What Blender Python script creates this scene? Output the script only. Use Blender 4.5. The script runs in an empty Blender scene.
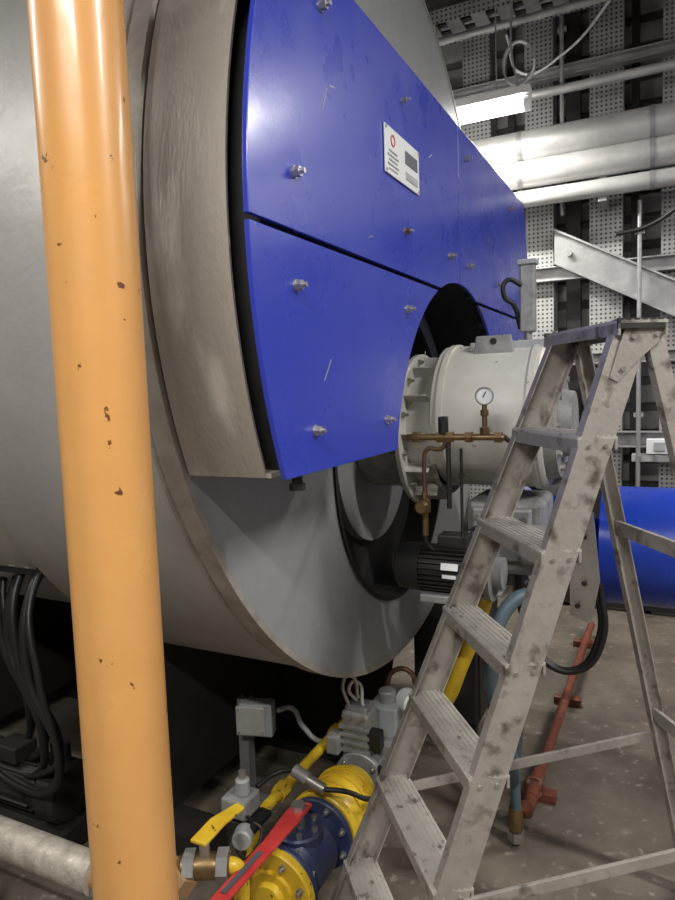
import bpy, bmesh, math, random
from mathutils import Vector, Matrix
random.seed(4)
V=Vector
scene=bpy.context.scene
scene.view_settings.view_transform='Standard'
scene.view_settings.look='None'
# ------------------------------------------------------------ materials
def mat(name,col,rough=.5,metal=0.,col2=None,scale=6.,amt=.5,bump=0.,bscale=40.,emit=0.,chips=None,chipscale=25.,chipth=.68,coat=0.,stretch=None,soft=.02,bump2=0.,bscale2=8.):
    m=bpy.data.materials.new(name);m.use_nodes=True
    nt=m.node_tree;b=nt.nodes['Principled BSDF']
    b.inputs['Base Color'].default_value=(*col,1);b.inputs['Roughness'].default_value=rough;b.inputs['Metallic'].default_value=metal
    if coat: b.inputs['Coat Weight'].default_value=coat; b.inputs['Coat Roughness'].default_value=.15
    if emit:
        b.inputs['Emission Color'].default_value=(*col,1);b.inputs['Emission Strength'].default_value=emit
    tc=nt.nodes.new('ShaderNodeTexCoord')
    src=tc.outputs['Object']
    if stretch:
        mp=nt.nodes.new('ShaderNodeMapping');mp.inputs['Scale'].default_value=stretch
        nt.links.new(src,mp.inputs[0]);src=mp.outputs[0]
    last=None
    if col2:
        n=nt.nodes.new('ShaderNodeTexNoise');n.inputs['Scale'].default_value=scale;n.inputs['Detail'].default_value=8;n.inputs['Roughness'].default_value=.65
        nt.links.new(src,n.inputs['Vector'])
        r=nt.nodes.new('ShaderNodeValToRGB');r.color_ramp.elements[0].position=.5-amt*.4;r.color_ramp.elements[1].position=.5+amt*.4
        r.color_ramp.elements[0].color=(*col,1);r.color_ramp.elements[1].color=(*col2,1)
        nt.links.new(n.outputs[0],r.inputs[0]);last=r.outputs[0]
        mr=nt.nodes.new('ShaderNodeMapRange');mr.inputs[1].default_value=.3;mr.inputs[2].default_value=.7
        mr.inputs[3].default_value=max(.03,rough-.1);mr.inputs[4].default_value=min(1,rough+.15)
        nt.links.new(n.outputs[0],mr.inputs[0]);nt.links.new(mr.outputs[0],b.inputs['Roughness'])
    if chips:
        n2=nt.nodes.new('ShaderNodeTexNoise');n2.inputs['Scale'].default_value=chipscale;n2.inputs['Detail'].default_value=5
        nt.links.new(src,n2.inputs['Vector'])
        r2=nt.nodes.new('ShaderNodeValToRGB');r2.color_ramp.elements[0].position=chipth;r2.color_ramp.elements[1].position=chipth+soft
        nt.links.new(n2.outputs[0],r2.inputs[0])
        mx=nt.nodes.new('ShaderNodeMix');mx.data_type='RGBA'
        nt.links.new(r2.outputs[0],mx.inputs[0])
        if last: nt.links.new(last,mx.inputs[6])
        else: mx.inputs[6].default_value=(*col,1)
        mx.inputs[7].default_value=(*chips,1);last=mx.outputs[2]
    if last: nt.links.new(last,b.inputs['Base Color'])
    if bump:
        n3=nt.nodes.new('ShaderNodeTexNoise');n3.inputs['Scale'].default_value=bscale;n3.inputs['Detail'].default_value=5
        nt.links.new(src,n3.inputs['Vector'])
        bp=nt.nodes.new('ShaderNodeBump');bp.inputs['Strength'].default_value=bump;bp.inputs['Distance'].default_value=.01
        nt.links.new(n3.outputs[0],bp.inputs['Height'])
        if bump2:
            n4=nt.nodes.new('ShaderNodeTexNoise');n4.inputs['Scale'].default_value=bscale2;n4.inputs['Detail'].default_value=2
            nt.links.new(src,n4.inputs['Vector'])
            b2=nt.nodes.new('ShaderNodeBump');b2.inputs['Strength'].default_value=bump2;b2.inputs['Distance'].default_value=.02
            nt.links.new(n4.outputs[0],b2.inputs['Height']);nt.links.new(b2.outputs[0],bp.inputs['Normal'])
        nt.links.new(bp.outputs[0],b.inputs['Normal'])
    return m
def perf_mat(name,col,hole,pitch=.045,rad=.27):
    m=mat(name,col,.45,.3,col2=tuple(c*.6 for c in col),scale=5)
    nt=m.node_tree;b=nt.nodes['Principled BSDF']
    tc=nt.nodes.new('ShaderNodeTexCoord');mp=nt.nodes.new('ShaderNodeMapping')
    mp.inputs['Scale'].default_value=(1/pitch,0,1/pitch)
    nt.links.new(tc.outputs['Object'],mp.inputs[0])
    fr=nt.nodes.new('ShaderNodeVectorMath');fr.operation='FRACTION';nt.links.new(mp.outputs[0],fr.inputs[0])
    sb=nt.nodes.new('ShaderNodeVectorMath');sb.operation='DISTANCE';sb.inputs[1].default_value=(.5,0,.5);nt.links.new(fr.outputs[0],sb.inputs[0])
    lt=nt.nodes.new('ShaderNodeMath');lt.operation='LESS_THAN';lt.inputs[1].default_value=rad;nt.links.new(sb.outputs['Value'],lt.inputs[0])
    old=b.inputs['Base Color'].links[0].from_socket
    mx=nt.nodes.new('ShaderNodeMix');mx.data_type='RGBA';nt.links.new(lt.outputs[0],mx.inputs[0]);nt.links.new(old,mx.inputs[6]);mx.inputs[7].default_value=(*hole,1)
    nt.links.new(mx.outputs[2],b.inputs['Base Color'])
    return m
M={}
M['col_yellow']=mat('ochre_pipe_paint',(.64,.33,.105),.3,0,col2=(.56,.275,.085),scale=4,chips=(.13,.05,.02),chipscale=38,chipth=.695,coat=.3,bump=.06,bscale=12)
M['shell']=mat('silver_boiler_paint',(.47,.46,.44),.5,.2,col2=(.35,.34,.325),scale=2.5,bump=.10,bscale=60,bump2=.10,bscale2=7)
M['wrap']=mat('dusty_cladding',(.42,.385,.34),.5,.25,col2=(.30,.27,.235),scale=7,amt=.8,bump=.3,bscale=130,chips=(.60,.56,.51),chipscale=9,chipth=.58,stretch=(1,1,.3),soft=.15)
M['plate']=mat('grey_front_plate',(.38,.395,.41),.45,.3,col2=(.30,.31,.32),scale=3,bump=.06,bscale=50,bump2=.06,bscale2=5,chips=(.5,.5,.49),chipscale=45,chipth=.72)
M['seam']=mat('seam_band',(.46,.43,.39),.45,.3,col2=(.28,.25,.21),scale=12)
M['blue']=mat('blue_enamel',(.030,.052,.44),.28,0,col2=(.024,.040,.37),scale=3,amt=.9,chips=(.16,.19,.52),chipscale=60,chipth=.75,coat=.25)
M['bluep']=mat('blue_duct_paint',(.014,.055,.46),.3,0,col2=(.012,.04,.36),scale=4)
M['black']=mat('recess_black',(.008,.008,.009),.7,0,col2=(.016,.015,.014),scale=20)  # shade of gaps and recesses put in as black colour
M['dark']=mat('dark_steel',(.025,.025,.028),.5,.5,col2=(.05,.045,.04),scale=8)
M['soot']=mat('soot_black_steel',(.010,.009,.009),.8,0,col2=(.022,.018,.015),scale=8)  # near-black steel, with the shade under the boiler put into its colour
M['rubber']=mat('black_rubber',(.012,.012,.013),.45)
M['white']=mat('white_burner_paint',(.60,.59,.55),.4,0,col2=(.40,.385,.35),scale=5,amt=.8,chips=(.25,.2,.15),chipscale=18,chipth=.68)
M['label']=mat('label_white',(.75,.77,.78),.35)
M['labeldark']=mat('label_print',(.08,.1,.12),.4)
M['red']=mat('red_paint',(.60,.06,.055),.35,0,col2=(.45,.03,.03),scale=20)
M['redpipe']=mat('red_pipe_paint',(.24,.065,.035),.5,0,col2=(.14,.045,.03),scale=14,chips=(.07,.04,.03),chipscale=40,chipth=.6)
M['yellow']=mat('gas_yellow_paint',(.82,.58,.04),.35,0,col2=(.62,.38,.02),scale=14,chips=(.12,.08,.03),chipscale=45,chipth=.66)
M['steel']=mat('zinc_steel',(.55,.54,.52),.35,.8,col2=(.35,.33,.3),scale=12)
M['brass']=mat('brass',(.36,.25,.12),.4,.8,col2=(.18,.12,.06),scale=30)
M['copper']=mat('copper',(.25,.14,.09),.45,.7,col2=(.13,.08,.05),scale=20)
M['grey']=mat('grey_enclosure',(.42,.44,.45),.5,.1,col2=(.30,.31,.32),scale=10)
M['castgrey']=mat('cast_aluminium',(.38,.38,.375),.5,.3,col2=(.20,.20,.20),scale=15)
M['valveblue']=mat('valve_blue',(.03,.045,.15),.4,.1,col2=(.05,.06,.10),scale=15)
M['tan']=mat('tan_pipe_paint',(.45,.28,.14),.45,0,col2=(.33,.19,.09),scale=12)
M['insul']=mat('pipe_foil_jacket',(.55,.50,.44),.5,.2,col2=(.25,.22,.18),scale=22,bump=.6,bscale=30)
M['hose']=mat('grey_blue_hose',(.08,.12,.15),.5)
M['alu']=mat('worn_aluminium',(.52,.495,.46),.4,.45,col2=(.25,.225,.195),scale=11,amt=.9,bump=.15,bscale=70,chips=(.13,.11,.085),chipscale=20,chipth=.54,soft=.16)
M['alutop']=mat('tread_aluminium',(.66,.64,.60),.4,.4,col2=(.40,.37,.33),scale=14,amt=.8,chips=(.18,.155,.125),chipscale=30,chipth=.6,soft=.12)
M['galv']=mat('galvanised_steel',(.44,.44,.44),.42,.45,col2=(.26,.26,.26),scale=8)
M['perf']=perf_mat('perforated_galvanised',(.48,.48,.47),(.06,.06,.06),.030,.25)
M['lagging']=mat('silver_lagging',(.62,.62,.61),.4,.3,col2=(.42,.41,.40),scale=5,bump=.15,bscale=25)
M['tube']=mat('lit_tube',(1,.98,.93),.5,emit=16)
M['lampw']=mat('lamp_housing',(.8,.8,.8),.4)
M['floor']=mat('stained_concrete',(.23,.195,.155),.45,0,col2=(.07,.058,.046),scale=2.2,amt=.55,bump=.35,bscale=18,chips=(.29,.255,.21),chipscale=22,chipth=.60,soft=.1)
M['wall']=mat('grey_wall',(.20,.195,.185),.7,.1,col2=(.10,.095,.09),scale=1.3,bump=.1)
M['wallr']=mat('wall_cladding_rib',(.50,.49,.47),.55,.1,col2=(.25,.24,.23),scale=2)
M['ceil']=mat('dark_ceiling',(.12,.12,.12),.8,0,col2=(.07,.07,.07),scale=2)
# ------------------------------------------------------------ helpers
cur=[]
def obj(name,me,m,smooth=False):
    me.materials.append(m)
    o=bpy.data.objects.new(name,me);bpy.context.collection.objects.link(o)
    if smooth:
        for p in me.polygons:p.use_smooth=True
    cur.append(o);return o
def bevel(o,w,seg=2):
    md=o.modifiers.new('bev','BEVEL');md.width=w;md.segments=seg;md.limit_method='ANGLE';md.angle_limit=.7
    return o
def prism(name,pts,ext,m,bev=0):
    bm=bmesh.new();a=[bm.verts.new(p) for p in pts];e=V(ext);b=[bm.verts.new(V(p)+e) for p in pts];n=len(pts)
    bm.faces.new(a[::-1]);bm.faces.new(b)
    for i in range(n): bm.faces.new([a[i],a[(i+1)%n],b[(i+1)%n],b[i]])
    bmesh.ops.recalc_face_normals(bm,faces=bm.faces)
    me=bpy.data.meshes.new(name);bm.to_mesh(me);bm.free();o=obj(name,me,m)
    if bev: bevel(o,bev)
    return o
def basis(d):
    d=V(d).normalized();u=V((0,0,1)) if abs(d.z)<.9 else V((1,0,0))
    a=d.cross(u).normalized();b=a.cross(d).normalized();return d,a,b
def box(name,c,s,m,rz=0,bev=.004,rot=None):
    bm=bmesh.new();bmesh.ops.create_cube(bm,size=1)
    bmesh.ops.scale(bm,vec=s,verts=bm.verts)
    R=(rot if rot is not None else Matrix.Rotation(rz,4,'Z'))
    bmesh.ops.transform(bm,matrix=Matrix.Translation(c)@R.to_4x4(),verts=bm.verts)
    me=bpy.data.meshes.new(name);bm.to_mesh(me);bm.free();o=obj(name,me,m)
    if bev: bevel(o,bev)
    return o
def lathe(name,c,axis,prof,m,seg=48,smooth=True,a0=0,a1=2*math.pi):
    d,a,b=basis(axis);c=V(c);bm=bmesh.new();full=abs(a1-a0-2*math.pi)<1e-4
    n=seg if full else seg+1;rings=[]
    for t,r in prof:
        rings.append([bm.verts.new(c+d*t+(a*math.cos(a0+(a1-a0)*i/seg)+b*math.sin(a0+(a1-a0)*i/seg))*max(r,1e-4)) for i in range(n)])
    for j in range(len(rings)-1):
        r0,r1=rings[j],rings[j+1]
        for i in range(n if full else n-1):
            k=(i+1)%n;bm.faces.new([r0[i],r0[k],r1[k],r1[i]])
    bmesh.ops.remove_doubles(bm,verts=bm.verts,dist=1e-5)
    bmesh.ops.recalc_face_normals(bm,faces=bm.faces)
    me=bpy.data.meshes.new(name);bm.to_mesh(me);bm.free();o=obj(name,me,m)
    if smooth:
        for p in me.polygons:p.use_smooth=True
        try: me.set_sharp_from_angle(angle=.6)
        except Exception: pass
    return o
def cyl(name,p0,p1,r,m,seg=32,r2=None,ch=.0):
    p0=V(p0);p1=V(p1);L=(p1-p0).length;r2=r if r2 is None else r2
    pr=[(0,0),(0,r),(L,r2),(L,0)] if not ch else [(0,0),(0,r-ch),(ch,r),(L-ch,r2),(L,r2-ch),(L,0)]
    return lathe(name,p0,p1-p0,pr,m,seg)
def tube(name,pts,r,m,smooth=True,res=5):
    cu=bpy.data.curves.new(name,'CURVE');cu.dimensions='3D';cu.bevel_depth=r;cu.bevel_resolution=res;cu.use_fill_caps=True
    s=cu.splines.new('BEZIER');s.bezier_points.add(len(pts)-1)
    for q,p in zip(s.bezier_points,pts): q.co=p;q.handle_left_type=q.handle_right_type='AUTO'
    s.resolution_u=10
    cu.materials.append(m);o=bpy.data.objects.new(name,cu);bpy.context.collection.objects.link(o);cur.append(o);return o
def hexn(name,c,axis,r,h,m):
    return lathe(name,c,axis,[(0,0),(0,r),(h,r),(h,0)],m,seg=6,smooth=False)
def flange(name,c,axis,r,t,m,nb=8,bm_=None,br=.011,rb=None):
    d,a,b=basis(axis);c=V(c)
    lathe(name,c,axis,[(0,0),(0,r-.004),(.004,r),(t-.004,r),(t,r-.004),(t,0)],m)
    rb=rb or r*.78
    for i in range(nb):
        an=2*math.pi*(i+.5)/nb;q=c+(a*math.cos(an)+b*math.sin(an))*rb
        hexn(name+'_nut_%d'%i,q-d*(br*.9),axis,br,t+br*1.8,bm_ or M['steel'])
        cyl(name+'_stud_%d'%i,q-d*(br*2),q+d*(t+br*2),br*.5,bm_ or M['steel'],10)
def group(name,loc=None):
    global cur
    e=bpy.data.objects.new(name,None);bpy.context.collection.objects.link(e)
    if loc: e.location=loc
    bpy.context.view_layer.update()
    inv=e.matrix_world.inverted()
    for o in cur:
        o.parent=e;o.matrix_parent_inverse=inv
    cur=[];return e
# ------------------------------------------------------------ camera
f,pitch,roll,al=664.159,.0934,-.0349,.4599
s,c_=math.sin(al),math.cos(al);sp,cp=math.sin(pitch),math.cos(pitch)
fw=V((-s*cp,c_*cp,-sp));up=V((-s*sp,c_*sp,cp));rt=V((c_,s,0))
cr,sr=math.cos(roll),math.sin(roll)
cx=cr*rt+sr*up;cy=cr*up-sr*rt
cd=bpy.data.cameras.new('camera');cd.sensor_fit='AUTO';cd.sensor_width=36;cd.lens=f/900*36;cd.clip_start=.02
co=bpy.data.objects.new('camera',cd);bpy.context.collection.objects.link(co)
co.matrix_world=Matrix((( cx.x,cy.x,-fw.x,0),(cx.y,cy.y,-fw.y,0),(cx.z,cy.z,-fw.z,1.64),(0,0,0,1)))
scene.camera=co
# ------------------------------------------------------------ room
X0,X1,Y0,Y1,H=-5.5,3.5,-3.,5.3,5.2
box('floor',((X0+X1)/2,(Y0+Y1)/2,-.05),(X1-X0,Y1-Y0,.1),M['floor'],bev=0)
box('ceiling',((X0+X1)/2,(Y0+Y1)/2,H+.05),(X1-X0,Y1-Y0,.1),M['ceil'],bev=0)
box('wall_back',((X0+X1)/2,Y1+.05,H/2),(X1-X0,.1,H),M['wall'],bev=0)
box('wall_front',((X0+X1)/2,Y0-.05,H/2),(X1-X0,.1,H),M['wall'],bev=0)
box('wall_left',(X0-.05,(Y0+Y1)/2,H/2),(.1,Y1-Y0,H),M['wall'],bev=0)
box('wall_right',(X1+.05,(Y0+Y1)/2,H/2),(.1,Y1-Y0,H),M['wall'],bev=0)
cur=[]
z=.95
i=0
while z<4.9:
    box('rib_%d'%i,(-.5,Y1-.02,z),(6,.04,.13),M['wallr'],bev=.01);z+=.19;i+=1
group('wall_cladding',(-.5,Y1,0))
for x,w in ((-.375,.21),(-.815,.19),(.04,.15),(.75,.2),(-1.25,.2)):
    prism('web',[(x-w/2,5.0,0),(x+w/2,5.0,0),(x+w/2,5.2,0),(x+w/2-.015,5.2,0),(x+w/2-.015,5.015,0),(x-w/2+.015,5.015,0),(x-w/2+.015,5.2,0),(x-w/2,5.2,0)],(0,0,4.9),M['perf'])
    box('base_plate',(x,5.1,.01),(w+.08,.26,.02),M['galv'])
    group('perforated_steel_column',(x,5.1,0))
for zc,h,y in ((2.38,.09,4.98),(1.78,.07,4.98),(3.72,.06,4.98),(1.22,.10,4.98),(4.35,.12,4.95)):
    box('web',(-.2,y,zc),(5,.02,h),M['galv'],bev=.003)
    box('flange_top',(-.2,y-.03,zc+h/2),(5,.07,.01),M['galv'],bev=.002)
    box('flange_bottom',(-.2,y-.03,zc-h/2),(5,.07,.01),M['galv'],bev=.002)
    group('wall_rail_channel',(-.2,y,zc-h/2))
prism('web',[(-.70,4.91,2.68),(-.70,4.91,2.44),(.45,4.91,1.80),(.45,4.91,2.04)],(0,.010,0),M['galv'])
prism('lip',[(-.70,4.88,2.68),(-.70,4.88,2.665),(.45,4.88,2.025),(.45,4.88,2.04)],(0,.035,0),M['galv'])
prism('lip_low',[(-.70,4.88,2.455),(-.70,4.88,2.44),(.45,4.88,1.80),(.45,4.88,1.815)],(0,.035,0),M['galv'])
for x in (-.6,.35): cyl('brace_bolt_%.1f'%x,(x,4.9,2.5-(x+.6)*.55),(x,4.87,2.5-(x+.6)*.55),.02,M['steel'],10)
group('diagonal_brace_channel',(-.2,4.91,1.8))
for x in (-.60,-1.03,-.20,.45):
    box('post',(x,5.15,2.4),(.10 if x==-.60 else .05,.05,4.8),M['dark'],bev=.003);group('dark_wall_post',(x,5.15,0))
for x,y,z0,z1 in ((-.64,4.85,2.75,5.15),(-.16,4.85,.0,2.78)):
    cyl('conduit',(x,y,z0),(x,y,z1),.014,M['galv'],12)
    for zz in (z0+.2,(z0+z1)/2,z1-.2): box('clip_%.1f'%zz,(x,y+.01,zz),(.06,.03,.03),M['galv'],bev=.002)
    group('vertical_conduit',(x,y,z0))
for zc,r in ((3.20,.10),(3.02,.088),(2.86,.055)):
    cyl('jacket',(-2.4,4.72,zc),(3.3,4.72,zc),r,M['lagging'],32)
    for x in (-1.6,-.9,-.1,.9): cyl('joint_band_%.1f'%x,(x,4.72,zc),(x+.03,4.72,zc),r+.004,M['galv'],32)
    for x in (-.375,.75): box('bracket_%.1f'%x,(x,4.84,zc-r-.015),(.05,.24,.03),M['galv'])
    group('lagged_wall_pipe',(0,4.72,zc-r))
cyl('pipe',(-2.4,4.80,3.55),(3.3,4.80,3.55),.03,M['lagging'],20);group('small_wall_pipe',(0,4.80,3.52))
def tray(name,y,z,x0,x1,w=.3):
    box('side_a',((x0+x1)/2,y-w/2,z),(x1-x0,.008,.08),M['perf'],bev=0)
    box('side_b',((x0+x1)/2,y+w/2,z),(x1-x0,.008,.08),M['perf'],bev=0)
    x=x0
    k=0
    while x<x1: box('rung_%d'%k,(x,y,z-.03),(.09,w,.012),M['galv'],bev=0);x+=.16;k+=1
    for j in range(5): tube('tray_cable_%d'%j,[(x0,y-w/3+j*w/6,z-.005),((x0+x1)/2,y-w/3+j*w/6+.01,z),(x1,y-w/3+j*w/6,z-.005)],.012,M['rubber'] if j%2 else M['grey'],res=2)
    for hx in (x0+.5,(x0+x1)/2,x1-.5): cyl('hanger_%.1f'%hx,(hx,y,z-.03),(hx,y,H),.006,M['galv'],8)
    group(name,((x0+x1)/2,y,z-.035))
tray('cable_tray',4.5,3.98,-2.2,3.0)
tray('cable_tray',3.92,4.05,-2.2,3.0,.25)
tray('cable_tray',3.4,4.10,-2.2,3.0,.3)
cyl('beam_conduit',(-2.2,4.3,3.80),(3.2,4.3,3.80),.022,M['galv'],16);
for x in (-1.5,0.2,2): cyl('clamp_%.1f'%x,(x,4.3,3.80),(x,4.3,H),.006,M['galv'],8)
group('conduit_run',(0,4.3,3.78))
for dz,w,t in ((0,.16,.015),(.22,.16,.015)): box('beam_flange_%.1f'%dz,(0,4.75,4.55+dz),(6.8,w,t),M['galv'])
box('beam_web',(0,4.75,4.66),(6.8,.012,.22),M['galv'])
group('ceiling_beam',(0,4.75,4.54))
tube('cable',[(-.3,4.84,2.58),(-.12,4.82,2.60),(.05,4.76,2.68),(.35,4.55,2.95),(.6,4.5,3.4)],.014,M['rubber']);group('wall_cable',(-.3,4.84,2.57))
tube('wire',[(-.95,4.6,3.88),(-.85,4.6,3.62),(-.6,4.6,3.68),(-.35,4.6,3.90),(-.1,4.6,4.3)],.008,M['label']);group('white_wire',(-.9,4.6,3.6))
box('body',(.05,4.91,1.10),(.5,.10,.05),M['lagging']);box('socket',(-.03,4.88,1.18),(.16,.08,.10),M['label']);box('socket_face',(-.03,4.835,1.18),(.07,.012,.06),M['grey'])
for j in range(5): box('clip_%d'%j,(-.15+j*.1,4.85,1.10),(.02,.03,.05),M['steel'])
group('wall_shelf_with_socket',(.05,4.95,1.05))
box('panel',(0,4.96,.45),(1.6,.04,.85),M['dark']);  # added dark sheet that darkens the lower wall
for k in range(4): cyl('panel_knob_%d'%k,(-.5+.3*k,4.94,.7),(-.5+.3*k,4.92,.7),.02,M['steel'],12)
group('dark_wall_panel',(0,4.96,.02))
# ------------------------------------------------------------ lamps
def lamp(name,x0,x1,y,z,hang=H,power=60):
    L=x1-x0
    prism('housing',[(x0,y-.05,z+.06),(x0,y+.05,z+.06),(x0,y+.035,z+.11),(x0,y-.035,z+.11)],(L,0,0),M['lampw'])
    cyl('tube',(x0+.03,y,z+.015),(x1-.03,y,z+.015),.040,M['tube'],20)
    for xx in (x0,x1-.035): cyl('end_cap_%.1f'%xx,(xx,y,z+.015),(xx+.035,y,z+.015),.045,M['lampw'],20)
    for xx in (x0+.2,x1-.2): cyl('hanger_%.1f'%xx,(xx,y,z+.1),(xx,y,hang),.004,M['galv'],8)
    li=bpy.data.lights.new('light','AREA');li.shape='RECTANGLE';li.size=L*.95;li.size_y=.08;li.energy=power;li.color=(1,.97,.92)
    lo=bpy.data.objects.new('light',li);lo.location=((x0+x1)/2,y,z-.03);bpy.context.collection.objects.link(lo);cur.append(lo)
    group(name,((x0+x1)/2,y,z-.03))
lamp('added_fill_lamp',-1.95,-.73,4.2,3.26,power=68)
lamp('added_fill_lamp',-.9,.6,-.9,3.2,power=102)
lamp('added_fill_lamp',1.5,3.0,1.1,3.8,power=145)  # unseen fill light, added to brighten floor and ladder from the right
lamp('added_fill_lamp',-4.3,-2.8,.1,3.5,power=52)  # unseen fill light, added to lift the boiler shell from the left
lamp('added_fill_lamp',1.2,2.7,4.15,3.6,power=60)  # unseen fill light, added near the back wall
for a in range(3):
    tube('loop_%d'%a,[(-.80+.09*math.cos(t*.7+a),4.2+.02*a,3.52+.12*math.sin(t*.7+a)) for t in range(9)],.006,M['label'] if a%2 else M['galv'])
tube('drop',[(-.80,4.2,3.38),(-.84,4.2,3.6),(-.80,4.2,4.2),(-.80,4.2,5.1)],.007,M['galv'])
group('lamp_cable_loop',(-.82,4.2,3.38))
# ------------------------------------------------------------ boiler
YC,ZC,R=2.426,1.963,1.3715
XR=-.943
def arcpts(r,yc,zc,a0,a1,n): return [(yc+r*math.cos(a0+(a1-a0)*i/n),zc+r*math.sin(a0+(a1-a0)*i/n)) for i in range(n+1)]
lathe('shell',(XR,YC,ZC),(-1,0,0),[(0,R-.01),(0,R),(.72,R),(.735,R-.01),(.74,R-.09)],M['shell'],seg=160)
lathe('rim_band',(XR+.004,YC,ZC),(-1,0,0),[(0,R-.005),(0,R+.012),(.05,R+.012),(.052,R)],M['seam'],seg=160)
lathe('rim_bead',(XR-.06,YC,ZC),(-1,0,0),[(0,R),(.003,R+.006),(.012,R+.006),(.015,R)],M['seam'],seg=160)
lathe('rear_shell',(XR-.74,YC,ZC),(-1,0,0),[(0,R-.09),(2.6,R-.09),(2.6,0)],M['shell'],seg=96)
HY,HZ,HR=2.43,1.38,.56
bm=bmesh.new();n=128
inner=[bm.verts.new((XR+.002,HY+HR*math.cos(2*math.pi*i/n),HZ+HR*math.sin(2*math.pi*i/n))) for i in range(n)]
outer=[]
for i in range(n):
    dx,dz=math.cos(2*math.pi*i/n),math.sin(2*math.pi*i/n)
    oy,oz=HY-YC,HZ-ZC;b_=oy*dx+oz*dz;t=-b_+math.sqrt(b_*b_-(oy*oy+oz*oz-(R-.004)**2))
    outer.append(bm.verts.new((XR+.002,HY+dx*t,HZ+dz*t)))
for i in range(n): bm.faces.new([inner[i],inner[(i+1)%n],outer[(i+1)%n],outer[i]])
me=bpy.data.meshes.new('front_plate');bm.to_mesh(me);bm.free();obj('front_plate',me,M['plate'])
lathe('hole_sleeve',(XR+.012,HY,HZ),(-1,0,0),[(.0,HR+.012),(0,HR-.004),(.14,HR-.004),(.14,0)],M['black'],seg=96)  # darkness of the recess depth given as black colour
lathe('inner_door',(XR-.09,HY,HZ),(-1,0,0),[(0,0),(0,HR-.21),(.04,HR-.21)],M['plate'],seg=96)
ZB,TOP=1.46,2.56
def ang(z): return math.asin((z-ZC)/R)
for nm in ('left','right'):
    if nm=='left': A0,A1=math.pi-ang(TOP),math.pi-ang(ZB)
    else: A0,A1=ang(ZB),ang(TOP)
    o=arcpts(R,YC,ZC,A0,A1,50);ii=arcpts(R-.006,YC,ZC,A1,A0,50)
    prism('cover_wrap_'+nm,[(XR+.01,y,z) for y,z in o+ii],(-.735-XR-.01,0,0),M['wrap'])
hy=lambda z:math.sqrt(R*R-(z-ZC)**2)
prism('cover_underside',[(XR+.01,YC-hy(ZB),ZB),(XR+.01,1.75,ZB),(XR+.01,1.75,ZB+.01),(XR+.01,YC-hy(ZB),ZB+.01)],(.21,0,0),M['wrap'])
prism('cover_top',[(XR+.01,YC-hy(TOP),TOP-.008),(XR+.01,YC+hy(TOP),TOP-.008),(XR+.01,YC+hy(TOP),TOP),(XR+.01,YC-hy(TOP),TOP)],(.21,0,0),M['wrap'])
CR=.72;CY,CZ=2.42,1.31
ri=R-.05
def an2(z): return math.asin((z-ZC)/ri)
zb=ZB+.012;zt=TOP-.012
outR=arcpts(ri,YC,ZC,an2(zb),an2(zt),40);outL=arcpts(ri,YC,ZC,math.pi-an2(zt),math.pi-an2(zb),40)
c0=math.pi-math.asin((ZB+.012-CZ)/CR);c1=math.asin((ZB+.012-CZ)/CR)
inn=arcpts(CR,CY,CZ,c0,c1,48)
prism('gap_shade_block',[(XR+.012,y,z) for y,z in outR+outL+inn],(-.695-XR-.012,0,0),M['black'])  # added black filler that makes the gap behind the doors dark
for i in range(9):
    a=math.radians(18+18*i)
    box('cut_edge_clip_%d'%i,(-.70,CY+CR*math.cos(a),CZ+CR*math.sin(a)),(.03,.05,.03),M['dark'],rot=Matrix.Rotation(a,4,'X'))
RB=1.387;XB=-.676;g=.006;SEAM=1.955;CR=.69
def yl(z): return YC-math.sqrt(RB*RB-(z-ZC)**2)
def yc(z): return CY-math.sqrt(CR*CR-(z-CZ)**2)
def panel(name,z0,z1,mirror):
    pts=[];N=24
    for i in range(N+1):
        z=z1+(z0-z1)*i/N;pts.append((yl(z),z))
    if name=='lower':
        for i in range(N+1):
            z=z0+(z1-z0)*i/N;pts.append((yc(z),z))
    else:
        for i in range(N+1):
            y=yc(z0)+(CY-.003-yc(z0))*i/N;pts.append((y,CZ+math.sqrt(CR*CR-(y-CY)**2)))
        pts.append((CY-.003,z1))
    if mirror: pts=[(2*CY-y,z) for y,z in pts]
    prism(name+('_right' if mirror else '_left')+'_panel',[(XB-.012,y,z) for y,z in pts],(.012,0,0),M['blue'],bev=.0015)
for mi in (False,True):
    panel('lower',ZB,SEAM-g,mi);panel('upper',SEAM+g,TOP,mi)
def knob(y,z,m=None,r=.011):
    cyl('stud',(XB-.01,y,z),(XB+.026,y,z),r*.5,M['steel'],12)
    cyl('washer',(XB,y,z),(XB+.004,y,z),r*1.15,M['steel'],20)
    hexn('nut',(XB+.004,y,z),(1,0,0),r,.012,m or M['steel'])
for y,z in ((1.355,2.46),(1.21,2.075),(1.20,1.85),(1.85,1.86),(1.26,1.55),(1.67,1.55),(2.52,2.47),(2.29,2.08),(2.53,2.08),(3.02,2.07),(3.55,2.10),(3.5,1.85),(3.0,1.84),(3.3,2.46)): knob(y,z)
knob(1.85,2.08,M['copper'],.009);knob(1.85,2.44,M['steel'],.007)
for (y,z,L,a) in ((1.36,2.27,.06,1.1),(1.40,2.31,.03,.2),(1.33,1.68,.06,.9),(2.0,1.72,.05,1.3),(2.1,2.36,.04,.5),(1.6,2.02,.03,.3)):
    box('paint_scrape',(XB+.0006,y,z),(.001,L,.003),M['galv'],rot=Matrix.Rotation(a,4,'X'),bev=0)
box('name_plate',(XB+.004,1.835,2.27),(.004,.27,.125),M['label'],bev=.001)
box('name_plate_block',(XB+.007,1.90,2.285),(.002,.10,.035),M['labeldark'],bev=0)
box('name_plate_block_b',(XB+.007,1.90,2.235),(.002,.10,.02),M['grey'],bev=0)
lathe('name_plate_logo',(XB+.006,1.755,2.30),(1,0,0),[(0,.012),(.002,.012),(.002,.016),(0,.016)],M['red'],seg=24)
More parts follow.
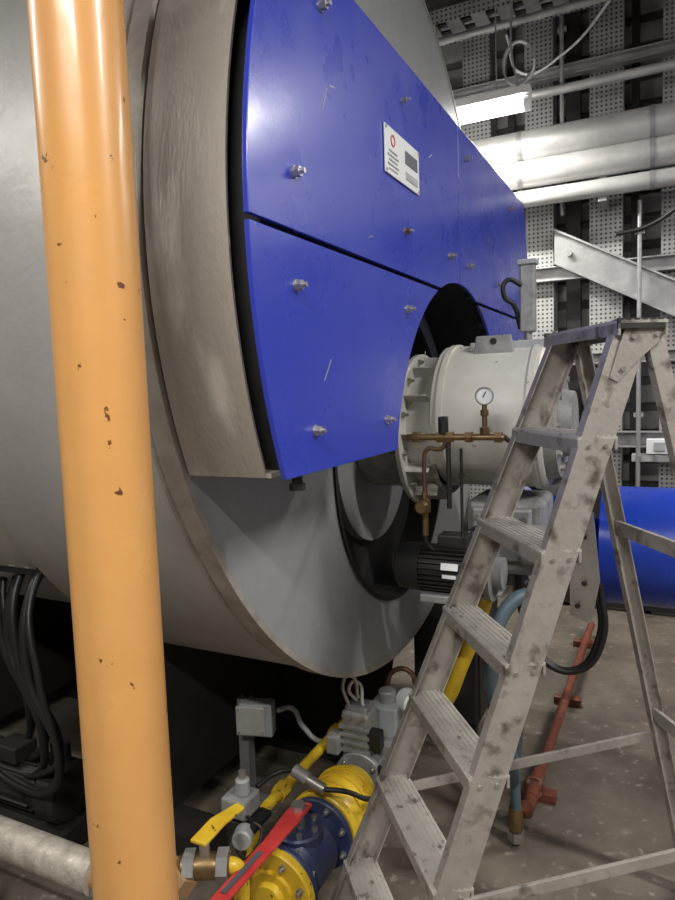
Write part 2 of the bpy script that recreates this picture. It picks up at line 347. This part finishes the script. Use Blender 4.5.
for k in range(5): box('name_plate_line_%d'%k,(XB+.007,1.755,2.27-k*.012),(.002,.08 if k%2 else .06,.004),M['grey'],bev=0)
for dy in (-.128,.128):
    for dz in (-.055,.055): cyl('rivet',(XB+.004,1.835+dy,2.27+dz),(XB+.009,1.835+dy,2.27+dz),.004,M['steel'],10)
cyl('drain_stub',(-.72,1.25,1.46),(-.72,1.25,1.42),.012,M['dark'],16);hexn('drain_nut',(-.72,1.25,1.435),(0,0,-1),.018,.015,M['dark'])
box('hinge_lug',(-.72,1.10,2.46),(.03,.05,.09),M['dark']);cyl('hinge_pin',(-.70,1.09,2.38),(-.70,1.09,2.52),.014,M['dark'],16)
for x in (-1.66,-2.9):
    bot=arcpts(R if x>-1.69 else R-.09,YC,ZC,math.radians(232),math.radians(308),24)
    y0,y1=bot[0][0],bot[-1][0]
    prism('saddle',[(x,y,z) for y,z in bot]+[(x,y1+.05,.12),(x,y0-.05,.12)],(.06,0,0),M['soot'])
for y in (1.75,3.1): box('skid_beam_%.1f'%y,(-2.6,y,.06),(2.4,.14,.12),M['soot'])
prism('added_shade_web',[(-1.12,2.56,.0),(-1.02,2.56,.595),(-4.2,2.56,.595),(-4.2,2.56,.0)],(0,.02,0),M['soot'])  # added black sheet standing in for the darkness under the drum
box('shade_web_foot',(-2.6,2.57,.02),(3.0,.2,.04),M['soot'])  # base of the added dark sheet
group('industrial_boiler',(-1.6,YC,0))
# ------------------------------------------------------------ yellow column pipe
px_,py_=-.806,.790
cyl('riser',(px_,py_,0),(px_,py_,H),.0695,M['col_yellow'],64)
lathe('floor_collar',(px_,py_,0),(0,0,1),[(0,.13),(.012,.13),(.012,.077),(.05,.077),(.05,.069)],M['col_yellow'])
group('ochre_riser_pipe',(px_,py_,0))
# ------------------------------------------------------------ burner
BY,BZ=2.43,1.49
lathe('neck',(-1.03,BY,BZ-.03),(1,0,0),[(0,.21),(.2,.21)],M['castgrey'])
flange('mount_flange',(-.845,BY,BZ-.02),(1,0,0),.285,.022,M['white'],12,rb=.262,br=.012)
for i in range(12):
    a=2*math.pi*i/12
    box('gusset_%d'%i,(-.785,BY+.245*math.cos(a),BZ-.02+.245*math.sin(a)),(.09,.05,.006),M['white'],rot=Matrix.Rotation(a,4,'X'))
lathe('collar',(-.825,BY,BZ-.01),(1,0,0),[(0,.22),(.09,.22),(.09,.245),(.11,.25)],M['white'])
lathe('burner_body',(-.73,BY,BZ+.03),(1,0,0),[(0,0),(0,.245),(.01,.255),(.36,.255),(.37,.245),(.37,0)],M['white'],seg=72)
for xx in (-.70,-.40): lathe('body_hoop_%.1f'%xx,(xx,BY,BZ+.03),(1,0,0),[(0,.255),(0,.262),(.02,.262),(.02,.255)],M['white'],seg=72)
prism('lifting_lug',[(-.62,BY-.10,BZ+.26),(-.62,BY+.10,BZ+.26),(-.62,BY+.10,BZ+.29),(-.62,BY-.10,BZ+.29)],(.26,0,0),M['grey'],bev=.004)
prism('lug_plate',[(-.60,BY-.13,BZ+.24),(-.46,BY-.13,BZ+.24),(-.47,BY-.13,BZ+.31),(-.59,BY-.13,BZ+.31)],(0,.01,0),M['castgrey'],bev=.003)
cyl('lug_hole',(-.53,BY-.132,BZ+.29),(-.53,BY-.118,BZ+.29),.012,M['black'],16)
lathe('end_head',(-.36,BY,BZ),(1,0,0),[(0,0),(0,.20),(.04,.19),(.04,.12),(.08,.11),(.08,0)],M['castgrey'],seg=72)
for i in range(10):
    a=2*math.pi*i/10;hexn('end_bolt_%d'%i,(-.32,BY+.16*math.cos(a),BZ+.16*math.sin(a)),(1,0,0),.012,.015,M['steel'])
box('air_casing',(-.5,2.42,1.10),(.26,.28,.26),M['castgrey'],bev=.02)
box('casing_lid',(-.5,2.26,1.12),(.2,.04,.18),M['castgrey'],bev=.008)
for k in range(4): cyl('casing_bolt_%d'%k,(-.58+.16*(k%2),2.23,1.06+.12*(k//2)),(-.58+.16*(k%2),2.25,1.06+.12*(k//2)),.01,M['steel'],8)
cyl('damper_drive',(-.42,2.2,1.1),(-.30,2.2,1.1),.07,M['castgrey'],32,ch=.008)
prism('silver_bracket',[(-.27,2.20,1.20),(-.20,2.20,1.22),(-.18,2.20,1.0),(-.205,2.20,.86),(-.27,2.20,.88)],(0,.015,0),M['steel'])
for k in range(4): hexn('bracket_bolt_%d'%k,(-.245+.02*(k%2),2.19,.92+.075*k),(0,-1,0),.009,.012,M['dark'])
group('gas_burner',(-.6,BY,1.0))
# motor
my,mz=2.04,1.045;dx=.025
cyl('stator',(-.74+dx,my,mz),(-.52+dx,my,mz),.066,M['dark'],48)
for i in range(28):
    a=2*math.pi*i/28
    box('fin_%d'%i,(-.63+dx,my+.07*math.cos(a),mz+.07*math.sin(a)),(.21,.016,.004),M['dark'],rot=Matrix.Rotation(a,4,'X'),bev=0)
lathe('fan_cover',(-.82+dx,my,mz),(1,0,0),[(0,0),(0,.05),(.012,.074),(.09,.08),(.09,.07)],M['rubber'])
for rr in (.02,.035,.05): lathe('grille_%.3f'%rr,(-.823+dx,my,mz),(1,0,0),[(0,rr),(.003,rr),(.003,rr+.005),(0,rr+.005)],M['dark'],seg=24)
lathe('drive_flange',(-.52+dx,my,mz),(1,0,0),[(0,.066),(0,.09),(.02,.09),(.02,.05),(.05,.05),(.05,0)],M['castgrey'])
box('terminal_box',(-.61,my+.03,mz+.085),(.10,.07,.05),M['dark'],bev=.006)
box('rating_label',(-.60,my-.072,mz+.025),(.055,.004,.022),M['label'],bev=0,rot=Matrix.Rotation(-.35,4,'X'))
box('rating_label_low',(-.60,my-.077,mz-.005),(.045,.003,.012),M['label'],bev=0)
box('foot',(-.61,my,mz-.085),(.18,.14,.025),M['castgrey'],bev=.004)
box('support_arm',(-.60,2.2,mz-.09),(.10,.34,.03),M['dark'],bev=.004)
group('electric_motor',(-.63,my,mz-.1))
def gauge(c):
    c=V(c);n=V((.25,-.97,0)).normalized()
    lathe('gauge_case',c,n,[(-.012,0),(-.012,.026),(.008,.028),(.012,.026),(.012,.023)],M['steel'],seg=32)
    lathe('gauge_face',c,n,[(.009,0),(.009,.024)],M['label'],seg=32)
    box('needle',c+n*.0105+V((0,0,.005)),(.003,.003,.020),M['labeldark'],bev=0,rot=Matrix.Rotation(.5,4,'Y'))
gauge((-.49,2.0,1.60))
cyl('gauge_stem',(-.49,2.0,1.575),(-.49,2.0,1.47),.008,M['brass'],12);hexn('stem_nut',(-.49,2.0,1.54),(0,0,1),.013,.018,M['brass']);hexn('stem_nut_b',(-.49,2.0,1.485),(0,0,1),.016,.02,M['brass'])
cyl('manifold',(-.74,2.0,1.475),(-.43,2.0,1.475),.010,M['brass'],16)
for x in (-.72,-.64,-.61,-.55,-.46): hexn('union',(x,2.0,1.475),(1,0,0),.018,.022,M['brass'])
cyl('solenoid',(-.62,2.0,1.485),(-.62,2.0,1.525),.016,M['rubber'],20);box('solenoid_plug',(-.62,2.0,1.53),(.028,.025,.02),M['rubber'])
tube('syphon',[(-.61,2.0,1.475),(-.625,2.0,1.44),(-.675,2.0,1.435),(-.685,2.0,1.39),(-.685,2.0,1.30)],.007,M['copper'])
lathe('valve_knob',(-.685,1.985,1.255),(0,-1,0),[(0,0),(0,.022),(.02,.024),(.03,.016),(.03,0)],M['brass'],seg=20)
cyl('valve_stem',(-.685,2.0,1.30),(-.685,2.0,1.16),.010,M['brass'],12);hexn('valve_body',(-.685,2.0,1.235),(0,0,1),.018,.045,M['brass'])
tube('tail_pipe',[(-.685,2.0,1.17),(-.68,2.0,1.13),(-.64,2.03,1.10),(-.58,2.1,1.15),(-.52,2.2,1.18)],.007,M['rubber'])
cyl('tap_off',(-.605,2.0,1.475),(-.605,2.0,1.25),.008,M['dark'],12)
cyl('rod',(-.565,2.0,1.44),(-.565,2.0,1.16),.005,M['dark'],12)
tube('fuel_line',[(-.43,2.0,1.475),(-.40,2.02,1.44),(-.42,2.06,1.3),(-.46,2.1,1.2)],.008,M['dark'])
group('pressure_gauge_manifold',(-.6,2.0,1.2))
box('housing',(-.47,2.62,1.95),(.055,.05,.25),M['castgrey'],bev=.006)
box('cap',(-.47,2.62,2.085),(.07,.06,.02),M['grey'])
tube('gland_cable',[(-.49,2.6,2.0),(-.54,2.58,2.02),(-.55,2.58,1.96),(-.52,2.6,1.93),(-.50,2.62,1.84)],.009,M['rubber'])
cyl('stand',(-.47,2.62,1.73),(-.47,2.62,1.83),.015,M['galv'],16)
group('flame_sensor_box',(-.47,2.62,1.7))
# blue air duct with blower inlet ring
DY,DZ,DR=3.06,.925,.25
cyl('duct',(-.235,DY,DZ),(2.6,DY,DZ),DR,M['bluep'],96)
for x in (-.235,1.1): lathe('duct_flange_%.1f'%x,(x,DY,DZ),(1,0,0),[(0,0),(0,DR+.006),(.02,DR+.006),(.02,DR)],M['bluep'],seg=96)
for x in (.6,1.9):
    box('duct_stand_%.1f'%x,(x,DY,.34),(.05,.05,.68),M['dark']);box('stand_foot_%.1f'%x,(x,DY,.01),(.2,.3,.02),M['dark'])
VX,VY,VZ=-.415,2.76,1.30
lathe('scroll',(VX,VY,VZ),(0,1,0),[(0,.125),(-.012,.14),(-.012,.18),(.0,.19),(.12,.19),(.12,0)],M['bluep'],seg=72)
lathe('scroll_face',(VX,VY,VZ),(0,1,0),[(.03,0),(.03,.13)],M['castgrey'],seg=48)
for ddx,ddz,r in ((-.05,.06,.04),(-.04,-.05,.042),(.05,.0,.04)):
    lathe('sight_port_%.2f_%.2f'%(ddx,ddz),(VX+ddx,VY+.03,VZ+ddz),(0,-1,0),[(0,r),(.03,r),(.03,r*.7),(.01,r*.7),(.01,0)],M['steel'],seg=32)
for i in range(12):
    a=2*math.pi*i/12;hexn('scroll_bolt_%d'%i,(VX+.16*math.cos(a),VY-.012,VZ+.16*math.sin(a)),(0,-1,0),.008,.01,M['steel'])
tube('scroll_outlet',[(VX+.02,VY+.1,VZ-.10),(VX+.03,2.92,VZ-.24),(VX+.10,3.0,DZ+.04),(VX+.22,DY,DZ)],.10,M['bluep'])
group('blue_air_duct',(.8,DY,0))
# ------------------------------------------------------------ stepladder
def Lp(k): return V((-.38-.09*k,1.88-.05*k,1.51-.25*k))
def Rp(k): return V((-.17-.07*k,1.56-.06*k,1.51-.25*k))
w_=(Rp(0)-Lp(0));w_.z=0;w_.normalize();e_=V((-w_.y,w_.x,0))
if e_.x<0:e_=-e_
def channel(name,p0,p1,wid,fl,side,m,t=.004):
    p0=V(p0);p1=V(p1);d=(p1-p0).normalized();b=(w_-d*w_.dot(d)).normalized();a=d.cross(b).normalized()
    if a.dot(e_)<0:a=-a
    h=wid/2;sd=side
    sec=[(-h,0),(h,0),(h,-fl*sd),(h-t,-fl*sd),(h-t,-t*sd),(-h+t,-t*sd),(-h+t,-fl*sd),(-h,-fl*sd)]
    return prism(name,[p0+a*u+b*v for u,v in sec],p1-p0,m,bev=.001)
channel('rail_left',Lp(6)+e_*.045,Lp(-1)+e_*.045,.078,.03,-1,M['alu'])
channel('rail_right',Rp(6)+e_*.045,Rp(-1)+e_*.045,.078,.03,1,M['alu'])
for k in range(0,6):
    a=Lp(k);b=Rp(k);d=(b-a)
    for nm,u0,u1,z0,z1 in (('tread',-.005,.09,-.005,0),('tread_lip_front',-.005,.001,-.036,-.005),('tread_lip_rear',.084,.09,-.03,-.005)):
        prism('%s_%d'%(nm,k),[a+e_*u0+V((0,0,z0)),a+e_*u1+V((0,0,z0)),a+e_*u1+V((0,0,z1)),a+e_*u0+V((0,0,z1))],d,M['alutop'] if nm=='tread' else M['alu'])
    for j in range(7):
        u=.000+j*.0135
        prism('tread_rib_%d_%d'%(k,j),[a+e_*u,a+e_*(u+.005),a+e_*(u+.005)+V((0,0,.003)),a+e_*u+V((0,0,.003))],d,M['alutop'])
    for P,sg in ((a,1),(b,-1)):
        prism('bracket_%d_%d'%(k,sg),[P+w_*.003*sg+V((0,0,-.006)),P+w_*.003*sg+e_*.085+V((0,0,-.006)),P+w_*.003*sg+e_*.035+V((0,0,-.07))],w_*.004*sg,M['alu'])
        for q in (.02,.06): cyl('rivet_%d_%d'%(k,sg),P-w_*sg*.005+e_*q+V((0,0,-.02)),P+w_*sg*.012+e_*q+V((0,0,-.02)),.005,M['steel'],8)
a=Lp(-1)-w_*.02;b=Rp(-1)+w_*.02;E0,E1=.0,.112
prism('top_plate',[a+e_*E0,a+e_*E1,a+e_*E1+V((0,0,.006)),a+e_*E0+V((0,0,.006))],b-a,M['alutop'])
prism('top_lip_front',[a+e_*(E0-.006),a+e_*E0,a+e_*E0+V((0,0,-.026)),a+e_*(E0-.006)+V((0,0,-.026))],b-a,M['alu'])
prism('top_lip_rear',[a+e_*(E1-.006),a+e_*E1,a+e_*E1+V((0,0,-.026)),a+e_*(E1-.006)+V((0,0,-.026))],b-a,M['alu'])
for P in (a,b-w_*.006): prism('top_lip_side',[P+e_*(E0-.006)+V((0,0,.011)),P+e_*E1+V((0,0,.011)),P+e_*E1+V((0,0,-.012)),P+e_*(E0-.006)+V((0,0,-.012))],w_*.006,M['dark'])
for j in range(6):
    u=.006+j*.019;prism('top_rib_%d'%j,[a+e_*u+V((0,0,.006)),a+e_*(u+.006)+V((0,0,.006)),a+e_*(u+.006)+V((0,0,.009)),a+e_*u+V((0,0,.009))],b-a,M['alutop'])
for P,sg in ((Lp(-1),-1),(Rp(-1),1)):
    q=P+w_*sg*.006
    prism('top_gusset',[q+e_*.02,q+e_*.11,q+e_*.10+V((0,0,-.04)),q+e_*.05+V((0,0,-.08)),q+e_*.0+V((0,0,-.13)),q+e_*(-.02)+V((0,0,-.12))],w_*sg*.004,M['alu'],bev=.001)
    for uu,zz in ((.035,-.03),(.09,-.025),(.01,-.10)): cyl('gusset_rivet',q+e_*uu+V((0,0,zz)),q+e_*uu+V((0,0,zz))+w_*sg*.009,.006,M['steel'],10)
T1=Lp(-1)+e_*.085+V((0,0,-.02));T2=Rp(-1)+e_*.092+V((0,0,-.02))
F1=V((.085,2.25,0));F2=V((.36,1.83,0))
channel('rear_leg_left',F1,T1,.042,.025,-1,M['alu']);channel('rear_leg_right',F2,T2,.042,.025,1,M['alu'])
def at(F,T,z): t=(z-F.z)/(T.z-F.z);return F+(T-F)*t
def bar(name,p,q,h=.035,t=.012,nrm=None,m=None):
    p=V(p);q=V(q);d=(q-p).normalized();n=V(nrm) if nrm is not None else e_;n=(n-d*n.dot(d)).normalized();u=d.cross(n)
    prism(name,[p+u*h/2-n*t/2,p+u*h/2+n*t/2,p-u*h/2+n*t/2,p-u*h/2-n*t/2],q-p,m or M['alu'],bev=.001)
for zz in (1.21,.62,.12): bar('rear_crossbar_%.1f'%zz,at(F1,T1,zz),at(F2,T2,zz),.04)
kz=lambda z:(1.51-z)/.25
bar('side_brace_left',Lp(kz(.46))+e_*.045,at(F1,T1,.55),.028,.01,w_)
bar('side_brace_right',Rp(kz(.47))+e_*.045,at(F2,T2,.55),.028,.01,w_)
for P in (Lp(6),Rp(6)): box('foot',(P.x+e_.x*.045,P.y+e_.y*.045,.0225),(.10,.04,.045),M['rubber'],rz=math.atan2(e_.y,e_.x))
for P in (F1,F2): box('foot',(P.x,P.y,.02),(.06,.035,.04),M['rubber'],rz=math.atan2(e_.y,e_.x))
group('aluminium_stepladder',(-.2,1.8,0))
# ------------------------------------------------------------ gas train
TX,TZ=-1.0,.195
flange('front_flange',(TX,1.50,TZ),(0,1,0),.125,.03,M['yellow'],8,rb=.10)
lathe('front_hub',(TX,1.50,TZ),(0,-1,0),[(0,.07),(.012,.068),(.012,.045),(.03,.04),(.03,0)],M['yellow'])
lathe('body_neck',(TX,1.53,TZ),(0,1,0),[(0,.08),(.03,.07),(.04,.07),(.07,.10),(.19,.10),(.22,.07),(.26,.08)],M['valveblue'],seg=48)
flange('blue_flange_a',(TX,1.535,TZ),(0,1,0),.118,.022,M['valveblue'],8,rb=.10)
flange('blue_flange_b',(TX,1.775,TZ),(0,1,0),.118,.022,M['valveblue'],8,rb=.10)
flange('rear_flange',(TX,1.80,TZ),(0,1,0),.125,.03,M['yellow'],8,rb=.10)
lathe('strainer_body',(TX,1.83,TZ),(0,1,0),[(0,.08),(.03,.10),(.05,.11),(.18,.11),(.21,.09),(.235,.08)],M['yellow'],seg=48)
for k in range(3): lathe('strainer_rib_%d'%k,(TX,1.89+k*.045,TZ),(0,1,0),[(0,.11),(0,.116),(.008,.116),(.008,.11)],M['yellow'],seg=48)
for k in range(6):
    a=2*math.pi*k/6;cyl('cover_bolt_%d'%k,(TX+.055*math.cos(a),1.66+.055*math.sin(a),TZ+.09),(TX+.055*math.cos(a),1.66+.055*math.sin(a),TZ+.115),.01,M['steel'],8)
cyl('bonnet',(TX,1.66,TZ+.06),(TX,1.66,TZ+.105),.075,M['valveblue'],32,ch=.006)
cyl('stem',(TX,1.66,TZ+.09),(TX,1.66,TZ+.16),.02,M['steel'],20);hexn('stem_nut',(TX,1.66,TZ+.157),(0,0,1),.024,.02,M['steel'])
prism('lever',[(TX-.028,1.70,TZ+.15),(TX+.028,1.70,TZ+.15),(TX+.03,1.62,TZ+.15),(TX+.030,1.52,TZ+.155),(TX+.022,1.20,TZ+.16),(TX-.022,1.19,TZ+.16),(TX-.018,1.50,TZ+.155),(TX-.03,1.62,TZ+.15)],(0,0,.012),M['red'],bev=.004)
prism('lever_slot',[(TX-.002,1.44,TZ+.170),(TX+.012,1.44,TZ+.170),(TX+.008,1.27,TZ+.173),(TX-.006,1.27,TZ+.173)],(0,0,.002),M['labeldark'])
group('gas_ball_valve',(TX,1.66,TZ-.12))
box('valve_block',(TX,2.24,TZ),(.16,.22,.15),M['castgrey'],bev=.01)
flange('inlet_flange',(TX,2.105,TZ),(0,1,0),.10,.02,M['castgrey'],4,rb=.082)
box('solenoid_a',(TX-.02,2.17,TZ+.16),(.11,.10,.17),M['castgrey'],bev=.01)
box('solenoid_b',(TX+.04,2.30,TZ+.15),(.12,.12,.15),M['grey'],bev=.01)
box('solenoid_cap',(TX-.02,2.17,TZ+.25),(.09,.08,.03),M['castgrey'],bev=.008)
cyl('spring_cap',(TX+.04,2.30,TZ+.22),(TX+.04,2.30,TZ+.27),.035,M['castgrey'],24,ch=.006)
box('connector',(TX+.055,2.14,TZ+.15),(.05,.05,.07),M['rubber'],bev=.006)
box('connector_b',(TX-.10,2.12,TZ+.12),(.05,.07,.07),M['castgrey'],bev=.006)
box('gas_switch',(TX+.10,2.20,TZ+.08),(.08,.07,.08),M['castgrey'],bev=.008)
for k in range(4): box('cooling_fin_%d'%k,(TX-.02,2.115,TZ+.10+.03*k),(.12,.01,.012),M['castgrey'],bev=0)
for k in range(4): cyl('block_screw_%d'%k,(TX-.06+.04*k,2.115,TZ+.235),(TX-.06+.04*k,2.105,TZ+.235),.006,M['steel'],8)
cyl('pressure_dial',(TX+.10,2.34,TZ+.225),(TX+.16,2.28,TZ+.235),.045,M['label'],32,ch=.006)
cyl('pressure_dial_cap',(TX+.16,2.28,TZ+.235),(TX+.175,2.265,TZ+.238),.03,M['castgrey'],24)
tube('copper_loop',[(TX+.02,2.35,TZ+.22),(TX+.02,2.36,TZ+.28),(TX+.06,2.36,TZ+.33),(TX+.11,2.36,TZ+.33),(TX+.13,2.38,TZ+.27)],.010,M['copper'])
tube('flex_a',[(TX-.05,2.14,TZ+.26),(TX-.06,2.12,TZ+.36),(TX-.03,2.12,TZ+.39),(TX-.01,2.14,TZ+.3)],.007,M['steel'])
tube('flex_b',[(TX-.03,2.18,TZ+.26),(TX-.04,2.13,TZ+.34),(TX-.02,2.14,TZ+.36),(TX+.0,2.16,TZ+.26)],.006,M['label'])
cyl('outlet_pipe',(TX,2.35,TZ),(TX,2.50,TZ),.05,M['yellow'],32)
tube('outlet_riser',[(TX,2.48,TZ),(TX+.04,2.51,TZ+.02),(TX+.18,2.50,TZ+.12),(TX+.29,2.49,TZ+.35),(TX+.38,2.48,TZ+.60),(TX+.42,2.46,TZ+.78)],.03,M['yellow'])
box('support_leg',(TX,2.24,.06),(.10,.05,.12),M['dark'])
group('gas_pressure_regulator',(TX,2.22,0))
cyl('tube',(TX-.16,1.72,.28),(TX-.16,2.30,.28),.019,M['yellow'],20)
tube('bend',[(TX-.16,1.74,.28),(TX-.16,1.68,.27),(TX-.16,1.65,.22),(TX-.16,1.62,.12),(TX-.16,1.60,.0)],.019,M['yellow'])
hexn('union_a',(TX-.16,1.80,.28),(0,1,0),.03,.04,M['yellow']);hexn('union_b',(TX-.16,2.22,.28),(0,1,0),.03,.04,M['yellow'])
tube('bend_b',[(TX-.16,2.28,.28),(TX-.16,2.36,.27),(TX-.11,2.4,.22),(TX,2.42,.2)],.019,M['yellow'])
group('gas_bypass_pipe',(TX-.16,2.0,.0))
box('body',(TX-.17,1.60,.37),(.09,.09,.06),M['castgrey'],bev=.008);cyl('knob',(TX-.16,1.60,.40),(TX-.16,1.60,.45),.022,M['grey'],20,ch=.004)
cyl('tip',(TX-.16,1.60,.45),(TX-.16,1.60,.475),.011,M['steel'],12)
cyl('lens',(TX-.13,1.56,.31),(TX-.11,1.51,.315),.03,M['grey'],24,ch=.005)
box('base',(TX-.15,1.60,.325),(.12,.10,.02),M['rubber'],bev=.004)
cyl('mount_stem',(TX-.15,1.56,.0),(TX-.15,1.56,.32),.014,M['brass'],12)
tube('lead',[(TX-.12,1.56,.36),(TX-.06,1.50,.40),(TX-.03,1.5,.38),(TX-.05,1.46,.32),(TX-.12,1.5,.29)],.005,M['rubber'])
cyl('plug',(TX-.02,1.76,.39),(TX+.04,1.76,.37),.017,M['steel'],16);cyl('plug_b',(TX-.07,1.76,.41),(TX-.02,1.76,.39),.021,M['castgrey'],16)
tube('plug_lead',[(TX+.04,1.76,.37),(TX+.10,1.79,.36),(TX+.16,1.84,.32),(TX+.16,1.93,.30),(TX+.12,2.02,.32)],.008,M['rubber'])
tube('drop_lead',[(TX-.07,1.76,.41),(TX-.12,1.74,.40),(TX-.15,1.66,.39)],.008,M['rubber'])
group('gas_pressure_switch',(TX-.15,1.6,.0))
cyl('jacket',(-3.2,1.25,.30),(-1.42,1.25,.30),.052,M['insul'],32)
cyl('bare_pipe',(-1.42,1.25,.30),(-1.26,1.25,.30),.034,M['tan'],24)
tube('elbow',[(-1.28,1.25,.30),(-1.22,1.25,.30),(-1.17,1.27,.33),(-1.15,1.29,.36)],.036,M['tan'])
hexn('union_nut',(-1.17,1.28,.33),(.3,.25,.5),.05,.05,M['tan'])
cyl('valve_body',(-1.16,1.30,.37),(-1.04,1.36,.37),.034,M['brass'],24,ch=.006);hexn('valve_nut_a',(-1.15,1.305,.37),(.12,.06,0),.043,.03,M['castgrey']);hexn('valve_nut_b',(-1.07,1.345,.37),(.12,.06,0),.043,.03,M['castgrey'])
cyl('valve_stem',(-1.10,1.33,.39),(-1.10,1.33,.435),.014,M['steel'],12)
tube('pipe_on',[(-1.05,1.355,.37),(-1.03,1.37,.36),(-1.03,1.39,.31),(-1.03,1.39,.22),(-1.03,1.39,.0)],.022,M['yellow'])
prism('handle',[(-1.13,1.31,.44),(-1.08,1.31,.44),(-1.08,1.40,.445),(-1.07,1.48,.445),(-1.10,1.49,.445),(-1.13,1.40,.445)],(0,0,.01),M['yellow'],bev=.003)
cyl('support_post',(-1.9,1.25,0),(-1.9,1.25,.25),.02,M['dark'],12)
group('insulated_branch_pipe',(-1.9,1.25,0))
prism('strut',[(-1.50,2.06,0),(-1.455,2.06,0),(-1.455,2.10,0),(-1.46,2.10,0),(-1.46,2.065,0),(-1.495,2.065,0),(-1.495,2.10,0),(-1.50,2.10,0)],(0,0,.44),M['galv'])
box('strut_foot',(-1.477,2.08,.005),(.12,.12,.01),M['galv'])
box('enclosure',(-1.40,2.05,.385),(.13,.06,.13),M['grey'],rz=.3,bev=.006);box('lid',(-1.408,2.015,.385),(.115,.012,.115),M['lagging'],rz=.3,bev=.004)
for sx in (-1,1):
    for sz in (-1,1): cyl('lid_screw',(-1.409+sx*.045,2.013+sx*.014,.385+sz*.045),(-1.408+sx*.045+.002,2.006+sx*.014,.385+sz*.045),.005,M['steel'],8)
tube('flex_conduit',[(-1.34,2.10,.40),(-1.29,2.12,.41),(-1.26,2.15,.33),(-1.20,2.2,.25),(-1.12,2.27,.26),(-1.08,2.3,.33)],.010,M['grey'])
group('junction_box_on_strut',(-1.477,2.08,0))
# added dark box, there to darken the open floor behind the burner
box('body',(-.90,3.05,.36),(.30,.40,.56),M['soot'],bev=.01)
box('door',(-.745,3.05,.36),(.012,.36,.5),M['dark'],bev=.003)
for sx in (-1,1):
    for sy in (-1,1): box('leg',(-.90+sx*.12,3.05+sy*.17,.04),(.04,.04,.08),M['dark'])
cyl('handle',(-.735,2.93,.30),(-.735,2.93,.42),.008,M['steel'],10)
group('added_dark_box',(-.90,3.05,0))
# ------------------------------------------------------------ floor pipe & hoses
cyl('pipe',(-.41,4.4,.075),(-.44,2.42,.075),.021,M['redpipe'],24)
cyl('sleeve',(-.44,2.60,.075),(-.44,2.42,.075),.027,M['redpipe'],24)
tube('end_bend',[(-.44,2.45,.075),(-.44,2.36,.075),(-.44,2.33,.08),(-.44,2.32,.11)],.024,M['redpipe'])
for y in (2.55,3.4,4.2): box('clamp_foot_%.1f'%y,(-.43,y,.02),(.13,.05,.04),M['redpipe'],bev=.005)
flange('end_flange',(-.44,2.50,.075),(0,1,0),.042,.012,M['redpipe'],4,br=.008,rb=.030)
group('red_floor_pipe',(-.43,3.4,0))
cyl('ferrule',(-.46,2.25,.06),(-.46,2.25,.14),.024,M['brass'],20);hexn('ferrule_nut',(-.46,2.25,.02),(0,0,1),.03,.035,M['steel'])
tube('hose',[(-.46,2.25,.13),(-.46,2.25,.30),(-.44,2.24,.5),(-.40,2.2,.8),(-.38,2.12,1.0)],.018,M['hose'])
group('flexible_oil_hose',(-.46,2.25,0))
tube('hose',[(-.36,2.08,.98),(-.41,2.02,.97),(-.46,1.98,.88),(-.48,1.99,.72),(-.46,2.02,.60),(-.44,2.1,.40),(-.5,2.3,.2),(-.7,2.5,.12)],.022,M['hose'])
cyl('hose_end',(-.37,2.08,.98),(-.31,2.13,1.0),.033,M['brass'],20)
group('burner_supply_hose',(-.5,2.1,.1))
tube('cable_a',[(-.2,2.45,.92),(-.19,2.43,.72),(-.27,2.43,.60),(-.38,2.43,.61),(-.45,2.43,.72),(-.48,2.43,.95)],.012,M['rubber'])
tube('cable_b',[(-.22,2.5,.92),(-.21,2.5,.70),(-.30,2.5,.57),(-.40,2.5,.60),(-.47,2.5,.72),(-.5,2.48,.95)],.010,M['rubber'])
group('burner_power_cable',(-.3,2.45,.3))
# ------------------------------------------------------------ lower left clutter
for k in range(8):
    x=-1.85-.06*k;y=1.42+.03*k
    tube('cable_%d'%k,[(x,y+.3,1.2),(x+.02+.02*(k%3),y+.02,1.02),(x+.09-.03*(k%2),y-.04,.75),(x+.10+.03*(k%3),y,.48),(x-.02,y+.06,.30-.03*(k%2)),(x-.25,y+.1,.24),(x-.6,y+.15,.3)],.012+.003*(k%2),M['rubber'])
group('black_cable_bundle',(-2.0,1.5,.2))
box('rail_a',(-2.6,1.52,1.07),(1.7,.012,.06),M['dark'],bev=.002)
box('rail_b',(-2.6,1.80,1.07),(1.7,.012,.06),M['dark'],bev=.002)
for k in range(22): box('slot_%d'%k,(-3.4+k*.077,1.51,1.085),(.03,.012,.035),M['castgrey'],bev=.002)
for k in range(8): box('rung_%d'%k,(-3.4+k*.22,1.66,1.045),(.03,.28,.012),M['dark'],bev=0)
for x in (-3.3,-1.9): box('tray_leg_%.1f'%x,(x,1.84,.53),(.04,.04,1.06),M['dark'])
group('lower_cable_tray',(-2.6,1.66,0))
box('base',(-2.15,1.62,.05),(.5,.3,.1),M['dark'],bev=.01)
cyl('motor',(-2.35,1.62,.2),(-2.05,1.62,.2),.09,M['dark'],32,ch=.01)
for k in range(16):
    a=2*math.pi*k/16;box('fin_%d'%k,(-2.2,1.62+.093*math.cos(a),.2+.093*math.sin(a)),(.26,.016,.004),M['dark'],rot=Matrix.Rotation(a,4,'X'),bev=0)
cyl('volute',(-2.03,1.62,.2),(-1.93,1.62,.2),.11,M['dark'],32,ch=.015);cyl('outlet',(-1.98,1.62,.2),(-1.98,1.62,.38),.035,M['dark'],20)
box('terminal',(-2.2,1.60,.32),(.12,.1,.06),M['dark'],bev=.006)
group('circulation_pump',(-2.15,1.62,0))
w=bpy.data.worlds.new('world');scene.world=w;w.use_nodes=True
w.node_tree.nodes['Background'].inputs[0].default_value=(.9,.95,1,1);w.node_tree.nodes['Background'].inputs[1].default_value=.15
